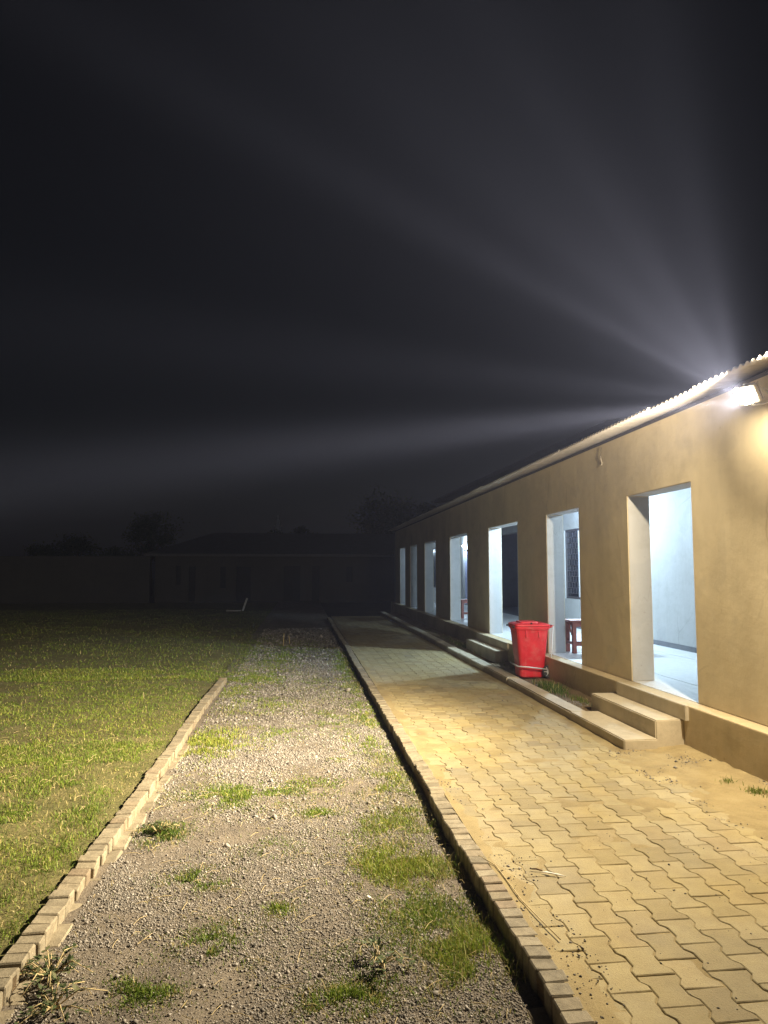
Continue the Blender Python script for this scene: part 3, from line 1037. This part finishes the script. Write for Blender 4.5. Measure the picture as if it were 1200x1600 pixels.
tw = empty('minaret', (-3.75, 110, -.2))
finish(tw, 'small pale tiered tower rising behind the low roof', 'tower')
def lathe(prof, seg=12):
    mb = MB(); rr = []
    for r, z in prof:
        rr.append([mb.bm.verts.new((r * math.cos(2 * math.pi * k / seg), r * math.sin(2 * math.pi * k / seg), z)) for k in range(seg)])
    for A, B in zip(rr, rr[1:]):
        for k in range(seg): mb.bm.faces.new((A[k], A[(k + 1) % seg], B[(k + 1) % seg], B[k]))
    mb.bm.faces.new(rr[0]); mb.bm.faces.new(rr[-1])
    return mb
lathe([(.75, 0), (.62, 7.6)]).build('shaft', M['pale'], tw)
lathe([(.62, 7.601), (.75, 7.7), (.75, 7.85), (.5, 7.86), (.45, 8.6)]).build('gallery', M['pale'], tw)
lathe([(.45, 8.601), (.56, 8.68), (.56, 8.78), (.34, 8.80), (.30, 9.3), (.30, 9.31), (.22, 9.6), (.05, 9.95), (.03, 10.4)]).build('cap', M['pale'], tw)

# pale boards lying by the far doors
finish(link('plank', MB().box(-.32, .32, -.06, .06, 0, .05, bev=.004).build('tmp', M['plank']).data, None, (-3.0, 32.2, -.13), (0, 0, .05)), 'pale board lying flat on the dark ground far away', 'board')
bpy.data.objects.remove(bpy.data.objects['tmp'])
lean = MB().box(-.04, .04, -.02, .02, 0, .62, bev=.004).build('stake', M['plank'], None, (-2.62, 32.4, -.15), (0, .32, 0))
finish(lean, 'pale stake leaning beside the flat board in the dark', 'stake')
for (x, y, h, ln_, lab) in ((-.42, 16.9, .30, .05, 'taller pale thin stake standing in the grass by the gravel'), (-.28, 17.4, .2, -.1, 'shorter pale stalk standing beside the thin stake')):
    finish(MB().tube([(0, 0, 0), (ln_ * h, 0.01, h)], [.012, .008], 6).build('stake', M['straw'], None, (x, y, -.10)), lab, 'stake')


# ------------------------------------------------------------------ trees behind
def tree(loc, h, crown_c, crown_r, n_clump, per, leaf, label, seed):
    r = np.random.default_rng(seed)
    t = empty('tree', loc)
    finish(t, label, 'tree', 'dark trees behind the yard')
    mb = MB()
    top = Vector((crown_c[0], crown_c[1], crown_c[2]))
    mb.tube([(0, 0, 0), (0.05, 0, h * .2), top * .5, top * .85], [.16, .13, .10, .05], 8)
    cl = []
    while len(cl) < n_clump:
        p = r.uniform(-1, 1, 3)
        if 0.25 < (p ** 2).sum() < 1:
            cl.append(p * np.array(crown_r) + np.array(crown_c))
    for c in cl[::2]:
        m = (Vector(c) * .45 + top * .4)
        mb.tube([top * .55, m, Vector(c)], [.06, .035, .012], 5)
    mb.build('trunk', M['bark'], t)
    n = n_clump * per
    cen = np.repeat(np.array(cl), per, 0)
    cs = np.repeat(r.uniform(.55, 1.15, n_clump), per)[:, None] * np.array(crown_r).mean() * .30
    P = cen + r.normal(0, 1, (n, 3)) * cs * np.array([1, 1, .7])
    u = r.normal(0, 1, (n, 3)); u /= np.linalg.norm(u, axis=1)[:, None]
    v = np.cross(u, r.normal(0, 1, (n, 3))); v /= np.linalg.norm(v, axis=1)[:, None]
    s = (leaf * r.uniform(.6, 1.3, n))[:, None]
    V = np.stack([P - u * s, P - v * s * .45, P + u * s, P + v * s * .45], 1).reshape(-1, 3)
    Q = np.arange(n * 4).reshape(n, 4)
    tint = np.repeat(np.clip(r.normal(.5, .25, n), 0, 1), 4)
    link('crown', mesh_np('crown', V, Q, M['leaf'], tint), t)


tree((7.0, 60, -.2), 8, (0.4, 0, 6.2), (2.4, 2.2, 1.9), 34, 150, .14, 'large dark spreading tree rising beside the end of the veranda roof', 1)
tree((10.6, 58, -.2), 7, (-0.2, 0, 6.6), (.9, .9, .8), 14, 130, .12, 'small round dark treetop just right of the largest tree', 2)
tree((-11.3, 55, -.2), 6, (0, 0, 4.3), (1.5, 1.4, 1.7), 24, 140, .12, 'upright dark tree left of the low hipped roof', 3)
tree((-16.6, 55, -.2), 4, (0, 0, 3.0), (1.5, 1.3, 1.1), 20, 140, .12, 'round dark tree above the plain yard wall', 4)
tree((-19.3, 56, -.2), 4, (0, 0, 2.9), (1.0, 1.0, .85), 14, 140, .12, 'smaller bushy dark tree at far left over the yard wall', 5)
tree((-13.9, 56, -.2), 3.6, (0, 0, 2.7), (1.3, 1.1, .8), 14, 140, .11, 'low dark tree between the round and the upright trees', 6)
tree((-2.6, 62, -.2), 5, (0, 0, 4.5), (.9, 1, 1.2), 14, 140, .12, 'dark treetop just left of the pale tower', 7)
tree((-0.3, 62, -.2), 5, (0, 0, 4.6), (1.3, 1, .95), 16, 140, .12, 'wider dark treetop just right of the pale tower', 8)


# ------------------------------------------------------------------ grass, gravel
def blades(P, z, h, wd, tint, lean=0.9, r=rng):
    n = len(P)
    a = r.uniform(0, 2 * np.pi, n); ld_ = np.abs(r.normal(0, lean, n)).clip(0.1, 1.9)
    dx, dy = np.cos(a), np.sin(a)
    b = r.uniform(0, 2 * np.pi, n); sx, sy = np.cos(b), np.sin(b)
    base = np.stack([P[:, 0], P[:, 1], z - 0.004], 1)
    hv = h / np.sqrt(1 + ld_ ** 2)
    mid = base + np.stack([dx * ld_ * hv * .38, dy * ld_ * hv * .38, hv * .62], 1)
    tip = base + np.stack([dx * ld_ * hv, dy * ld_ * hv, hv], 1)
    sd_ = np.stack([sx * wd, sy * wd, np.zeros(n)], 1) * .5
    V = np.stack([base - sd_, base + sd_, mid + sd_ * .8, mid - sd_ * .8, tip], 1).reshape(-1, 3)
    k = np.arange(n)[:, None] * 5
    T = np.concatenate([k + [0, 1, 2], k + [0, 2, 3], k + [3, 2, 4]], 1).reshape(-1, 3)
    return V, T, np.repeat(tint, 5)


def join(parts):
    Vs, Ts, Cs = [], [], []; k = 0
    for V, T, c in parts:
        Vs.append(V); Ts.append(T + k); Cs.append(c); k += len(V)
    return np.concatenate(Vs), np.concatenate(Ts), np.concatenate(Cs)


def scatter(n, x0, x1, y0, y1): return np.stack([rng.uniform(x0, x1, n), rng.uniform(y0, y1, n)], 1)


def lawn_cover(x, y):
    c = fbm(x, y, 0.9, 4, 90) * .65 + fbm(x, y, 4.0, 2, 95) * .35
    return c


parts = []
for (n, x0, x1, y0, y1, hh, ww) in ((170000, -4.6, -1.28, 2.8, 7.5, .023, .0046), (95000, -8.5, -1.28, 7.5, 13, .021, .0075),
                                    (40000, -8.5, -4.6, 5.0, 8.5, .025, .0062), (80000, -14, -1.0, 11.6, 34, .030, .0110), (9000, -20, -8.5, 8, 18, .05, .009)):
    P = scatter(n, x0, x1, y0, y1)
    if y1 > 30: P[:, 1] = y0 + (y1 - y0) * rng.random(n) ** 1.9
    c = lawn_cover(P[:, 0], P[:, 1])
    keep = rng.random(n) < sstep(.39, .53, c) * .84 + .16
    edge = .38 + .62 * sstep(-1.30, -1.42, P[:, 0] + .16 * (fbm(P[:, 0], P[:, 1], 2.5, 2, 99) - .5) * 2)
    keep &= (rng.random(n) < np.where(P[:, 1] < 11.6, edge, 1.0))
    P = P[keep]; c = c[keep]; m = len(P)
    col = np.clip(.32 + .75 * (c - .35) + rng.normal(0, .13, m), 0, .74)
    tone = fbm(P[:, 0], P[:, 1], 1.7, 3, 120)
    col = np.clip(col + .25 * (tone - .5), 0, .74)
    dry = rng.random(m) < .10 + .34 * sstep(.52, .38, c)
    col = np.where(dry, rng.uniform(.74, 1, m), col)
    h = hh * rng.lognormal(0, .35, m) * (0.7 + .8 * fbm(P[:, 0], P[:, 1], 3.1, 2, 130))
    parts.append(blades(P, lawn_z(P[:, 0], P[:, 1]), h, ww * rng.uniform(.6, 1.3, m), col, 1.5))
V, T, cc = join(parts)
finish(link('lawn_grass', mesh_np('lawn_grass', V, T, M['blade'], cc)), 'short patchy green grass with dry straw left of the kerb', 'grass', kind='stuff')

# tufts growing through the gravel: x, y, radius x, radius y, blades, height, green
TUFT = [(-.9, 7.5, .34, .6, 2600, .06, .62), (-.49, 9.47, .45, .7, 1800, .05, .5), (-.47, 5.82, .42, .34, 2300, .035, .40), (-.93, 5.04, .14, .16, 500, .055, .22),
        (-.56, 4.27, .17, .14, 700, .032, .30), (-.1, 3.86, .07, .08, 350, .035, .48), (-.36, 3.55, .18, .2, 900, .03, .33), (-.63, 3.22, .14, .13, 600, .03, .32),
        (.19, 3.04, .12, .1, 800, .04, .42), (.59, 4.34, .27, .30, 3800, .055, .60), (.58, 5.01, .28, .25, 1900, .045, .52), (.77, 3.31, .18, .26, 3000, .055, .55),
        (.69, 7.4, .25, .75, 1500, .045, .50), (.78, 9.67, .2, 1.4, 1600, .05, .46), (.66, 6.25, .18, .17, 800, .04, .50), (.66, 5.74, .18, .15, 700, .04, .5),
        (-.73, 12.0, .5, .8, 1500, .05, .42), (-.52, 14.7, .75, 1.6, 1800, .06, .36), (.80, 5.28, .12, .14, 500, .04, .5), (.14, 5.29, .13, .12, 300, .035, .42),
        (.33, 6.71, .08, .1, 200, .03, .45), (.64, 3.73, .25, .26, 1200, .035, .40), (.80, 4.6, .12, .5, 900, .04, .5), (.82, 6.1, .11, .7, 900, .04, .48), (.80, 8.3, .14, 1.2, 1200, .045, .46), (.42, 3.3, .3, .25, 600, .03, .36), (.1, 6.0, .3, .3, 350, .03, .4), (-.2, 7.9, .35, .4, 450, .035, .42), (.35, 8.6, .3, .6, 400, .04, .4), (-.95, 10.6, .3, .8, 900, .05, .46), (-.15, 4.7, .25, .2, 250, .028, .36), (.78, 13.5, .2, 2.4, 1500, .06, .40), (-1.0, 17, .5, 2.5, 1500, .05, .34), (-.6, 13.0, .6, 1.0, 2200, .04, .46), (.5, 10.5, .45, 1.2, 900, .04, .46), (-.1, 11.5, .5, .8, 700, .035, .44), (.0, 16.5, .6, 2.0, 1000, .05, .36), (-1.0, 11.2, .25, .9, 900, .04, .48)]
parts = []
for x, y, rx, ry, n, hh, gr in TUFT:
    n = int(n * (2.3 if gr > .45 else 6.5))
    P = np.stack([rng.normal(0, .78, n) * rx + x, rng.normal(0, .74, n) * ry + y], 1)
    brk = fbm(P[:, 0], P[:, 1], 6, 3, 150)
    P = P[(rng.random(n) < sstep(.40, .56, brk) + .08) & (P[:, 0] < .955)]
    P = P[~((P[:, 0] < -1.14) & (P[:, 1] < 11.6))]
    m = len(P)
    if m == 0: continue
    rad = np.sqrt(((P[:, 0] - x) / rx) ** 2 + ((P[:, 1] - y) / ry) ** 2)
    col = np.clip(gr + .07 + rng.normal(0, .13, m) - .10 * rad, 0, .72)
    col = np.where(rng.random(m) < .10 + .25 * sstep(.6, 1.3, rad), rng.uniform(.74, 1, m), col)
    sc = 1 if y < 6 else 1.5
    parts.append(blades(P, gravel_z(P[:, 0], P[:, 1]), hh * .72 * rng.lognormal(0, .3, m) * (1.1 - .4 * np.clip(rad, 0, 1.4)), .0046 * sc * rng.uniform(.6, 1.3, m), col, 1.25))
# sparse dry stalks along the kerb foot and over the gravel
for n, x0, x1, y0, y1, hh in ((5200, .42, .93, 2.6, 6.8, .035), (1800, -1.08, .5, 2.6, 6.5, .022), (900, -1.1, .9, 6.5, 14, .035), (1600, .70, .955, 2.6, 4.3, .05)):
    P = scatter(n, x0, x1, y0, y1)
    k = rng.random(n) < sstep(.40, .62, fbm(P[:, 0], P[:, 1], 3.5, 3, 160)); P = P[k]; m = len(P)
    col = np.where(rng.random(m) < .55, rng.uniform(.74, 1, m), rng.uniform(.2, .6, m))
    parts.append(blades(P, gravel_z(P[:, 0], P[:, 1]) + .004, hh * rng.lognormal(0, .4, m), .003 * rng.uniform(.6, 1.2, m), col, 1.6))
V, T, cc = join(parts)
finish(link('gravel_grass', mesh_np('gravel_grass', V, T, M['blade'], cc)), 'green grass tufts and dry stalks growing through the gravel', 'grass', kind='stuff')

# grass by the bin and the wall foot
parts = []
for x, y, rx, ry, n, hh, gr in ((3.33, 9.35, .13, .42, 1500, .08, .12), (3.42, 8.5, .1, .4, 350, .04, .2), (3.36, 5.05, .07, .09, 220, .035, .40), (3.30, 5.32, .05, .06, 90, .03, .4), (3.4, 15, .12, 3, 900, .06, .2)):
    P = np.stack([rng.normal(0, .5, n) * rx + x, rng.normal(0, .5, n) * ry + y], 1)
    P = P[(P[:, 0] > (3.17 if y > 7 else 3.0)) & (P[:, 0] < 3.56)]; m = len(P)
    col = np.clip(gr + rng.normal(0, .1, m), 0, .7); col = np.where(rng.random(m) < .15, rng.uniform(.75, 1, m), col)
    z = np.full(m, .062) if y > 7 else bed_z(P[:, 0], P[:, 1])
    parts.append(blades(P, z, hh * rng.lognormal(0, .3, m), .005 * rng.uniform(.6, 1.3, m), col, .9))
V, T, cc = join(parts)
finish(link('strip_grass', mesh_np('strip_grass', V, T, M['blade'], cc)), 'grass growing on the soil strip at the foot of the wall', 'grass', kind='stuff')


def pebbles(P, z, s, tint):
    n = len(P)
    oc = np.array([(1, 0, 0), (-1, 0, 0), (0, 1, 0), (0, -1, 0), (0, 0, 1), (0, 0, -1)], float)
    V = oc[None] * s[:, None, None] * rng.uniform(.65, 1.25, (n, 6, 1)) + rng.normal(0, .18, (n, 6, 3)) * s[:, None, None]
    V[:, :, 2] *= .8
    a = rng.uniform(0, 6.28, n); c, sn = np.cos(a)[:, None], np.sin(a)[:, None]
    x, y = V[:, :, 0] * c - V[:, :, 1] * sn, V[:, :, 0] * sn + V[:, :, 1] * c
    V[:, :, 0] = x + P[:, 0:1]; V[:, :, 1] = y + P[:, 1:2]; V[:, :, 2] += (z + s * .25)[:, None]
    f = np.array([(0, 2, 4), (2, 1, 4), (1, 3, 4), (3, 0, 4), (2, 0, 5), (1, 2, 5), (3, 1, 5), (0, 3, 5)])
    T = (np.arange(n)[:, None, None] * 6 + f[None]).reshape(-1, 3)
    return V.reshape(-1, 3), T, np.repeat(tint, 6)


parts = []
for n, y0, y1, sz in ((100000, 2.6, 5.2, .0037), (56000, 5.2, 8.5, .0054), (28000, 8.5, 14, .0082), (6000, 14, 22, .016)):
    P = scatter(n, -1.12, .90, y0, y1)
    wob = .10 * (fbm(P[:, 1], P[:, 1] * 0 + 3, .6, 2, 182) - .5) * 2
    rut = np.exp(-((P[:, 0] + .42 - wob) / .15) ** 2) + np.exp(-((P[:, 0] - .22 - wob) / .13) ** 2)
    k = rng.random(n) < (.22 + .85 * sstep(.34, .56, fbm(P[:, 0], P[:, 1], 2.2, 3, 180))) * (1 - .35 * np.clip(rut, 0, 1)); P = P[k]; m = len(P)
    parts.append(pebbles(P, gravel_z(P[:, 0], P[:, 1]), sz * rng.lognormal(0, .38, m) * np.where(rng.random(m) < .003, 2.2, 1.0), np.clip(rng.normal(.5, .22, m), 0, 1)))
V, T, cc = join(parts)
finish(link('gravel', mesh_np('gravel', V, T, M['pebble'], cc)), 'small grey and tan stones covering the strip between the kerbs', 'gravel', kind='stuff')

# grit on the paving and in front of the wall
parts = []
for n, x0, x1, y0, y1, sz in ((500, 1.1, 3.0, 2.6, 6.0, .0032), (2200, 2.75, 3.56, 4.4, 6.4, .0048), (700, 1.08, 1.28, 2.5, 6, .004), (1800, 3.17, 3.56, 7.7, 9.8, .006), (260, 1.1, 2.9, 6, 11, .004)):
    P = scatter(n, x0, x1, y0, y1)
    k = rng.random(n) < sstep(.40, .62, fbm(P[:, 0], P[:, 1], 3.0, 3, 190)); P = P[k]; m = len(P)
    z = np.maximum(bed_z(P[:, 0], P[:, 1]), 0) if x1 < 3.57 and y1 < 11.1 and x0 < 3.1 else np.full(m, .064)
    parts.append(pebbles(P, z, sz * rng.lognormal(0, .4, m), np.clip(rng.normal(.35, .25, m), 0, 1)))
V, T, cc = join(parts)
finish(link('grit', mesh_np('grit', V, T, M['pebble'], cc)), 'loose grit and crumbs of soil scattered on the paving', 'grit', kind='stuff')


# ------------------------------------------------------------------ weeds and litter
def weed(loc, n, spread, label, seed):
    r = np.random.default_rng(seed)
    t = empty('weed', loc)
    finish(t, label, 'weed', 'leafy weeds at the kerb')
    mb = MB(); Vs = []; Tn = []
    for i in range(n):
        a = r.uniform(0, 6.28); L = spread * r.uniform(.5, 1.2)
        p = [Vector((0, 0, 0)), Vector((math.cos(a) * L * .5, math.sin(a) * L * .5, .05 * r.uniform(.6, 1.5))), Vector((math.cos(a) * L, math.sin(a) * L, .02 + .03 * r.random()))]
        mb.tube(p, [.003, .0025, .0015], 5)
        for k in range(9):
            f = r.uniform(.2, 1); q = p[0].lerp(p[1], f * 2) if f < .5 else p[1].lerp(p[2], f * 2 - 1)
            u = Vector(r.normal(0, 1, 3)); u.z = abs(u.z) * .4; u.normalize()
            v = u.cross(Vector((0, 0, 1))).normalized(); s = r.uniform(.010, .020)
            Vs += [q, q + u * s + v * s * .45, q + u * s * 2, q + u * s - v * s * .45]; Tn += [r.random()] * 4
    mb.build('stem', M['straw'], t)
    V = np.array([tuple(v) for v in Vs]); Q = np.arange(len(V)).reshape(-1, 4)
    finish(link('leaf_mass', mesh_np('leaf_mass', V, Q, M['weed'], np.array(Tn)), t), kind='stuff')


weed((-1.06, 3.36, -.095), 22, .20, 'bushy grey-green weed spilling over the kerb at the bottom left', 1)
weed((-.97, 3.12, -.095), 14, .17, 'dry leafy weed nearest the bottom left corner on the gravel', 2)
weed((-.93, 5.02, -.095), 10, .13, 'small bluish weed on the gravel beside the left kerb', 3)
weed((.36, 3.28, -.095), 12, .16, 'flattened dark weed on the gravel near the bottom centre', 4)

parts = []
nst = 260
P = scatter(nst, -1.1, .9, 2.6, 6.0); P2 = scatter(420, -4.5, -1.4, 3, 8)
mb = MB()
for (x, y), zf in [(p, gravel_z) for p in P] + [(p, lawn_z) for p in P2]:
    a = random.uniform(0, 6.28); L = random.uniform(.03, .11)
    z = float(zf(x, y)) + .012
    mb.tube([(x, y, z), (x + math.cos(a) * L * .5, y + math.sin(a) * L * .5, z + random.uniform(.002, .015)), (x + math.cos(a) * L, y + math.sin(a) * L, z + random.uniform(-.002, .01))], .0013, 4, cap=False)
o = mb.build('straw_bits', M['straw'])
finish(o, 'thin dry straw strewn over the gravel and the lawn', 'straw', kind='stuff')

mb = MB(); mb.tube([(1.03, 4.16, .012), (1.09, 4.02, .010), (1.10, 3.80, .010), (1.105, 3.60, .011), (1.13, 3.40, .012), (1.16, 3.2, .012)], .0028, 5)
finish(mb.build('long_stalk', M['straw']), 'long thin dry stalk lying on the paving beside the brick kerb', 'stalk')
sc = [(-.06, .012, .004), (-.03, .016, .010), (.0, .010, .012), (.03, .004, .010), (.075, -.006, .006), (.03, -.006, .009), (0, -.006, .011), (-.03, .002, .008)]
Vv = [(x, y, z) for x, y, z in sc] + [(x, y, z - .003) for x, y, z in sc]
n = len(sc)
o = link('paper_scrap', mesh_py('paper_scrap', Vv, [tuple(range(n)), tuple(range(2 * n - 1, n - 1, -1))] + [(k, (k + 1) % n, n + (k + 1) % n, n + k) for k in range(n)], M['paper']), None, (1.365, 3.875, .004), (0, 0, -.45))
finish(o, 'narrow white scrap lying on the pavers', 'scrap')
finish(MB().tube([(0, 0, 0), (-.03, .012, .006), (-.06, .02, .004)], [.004, .005, .003], 6).build('twig', M['twig'], None, (1.33, 3.93, .006)), 'dark twig end touching the white scrap on the pavers', 'twig')
mb = MB(); mb.box(-.007, .007, -.012, .012, 0, .008, bev=.002)
finish(mb.build('paper_ball', M['paper'], None, (.37, 3.93, -.09), (.2, .1, .6)), 'tiny white crumpled paper on the gravel', 'scrap')

# ------------------------------------------------------------------ haze
hm = bpy.data.materials.new('night_haze'); hm.use_nodes = True
hn = hm.node_tree
for nd in list(hn.nodes):
    if nd.type == 'BSDF_PRINCIPLED': hn.nodes.remove(nd)
pv = hn.nodes.new('ShaderNodeVolumePrincipled')
pv.inputs['Color'].default_value = (0.50, 0.58, 1.0, 1)
pv.inputs['Density'].default_value = 0.0014
pv.inputs['Anisotropy'].default_value = 0.45
hn.links.new(pv.outputs[0], hn.nodes['Material Output'].inputs['Volume'])
mb = MB(); mb.box(-215, 215, -215, 215, -1.25, 14)
finish(mb.build('haze', hm), kind='stuff')
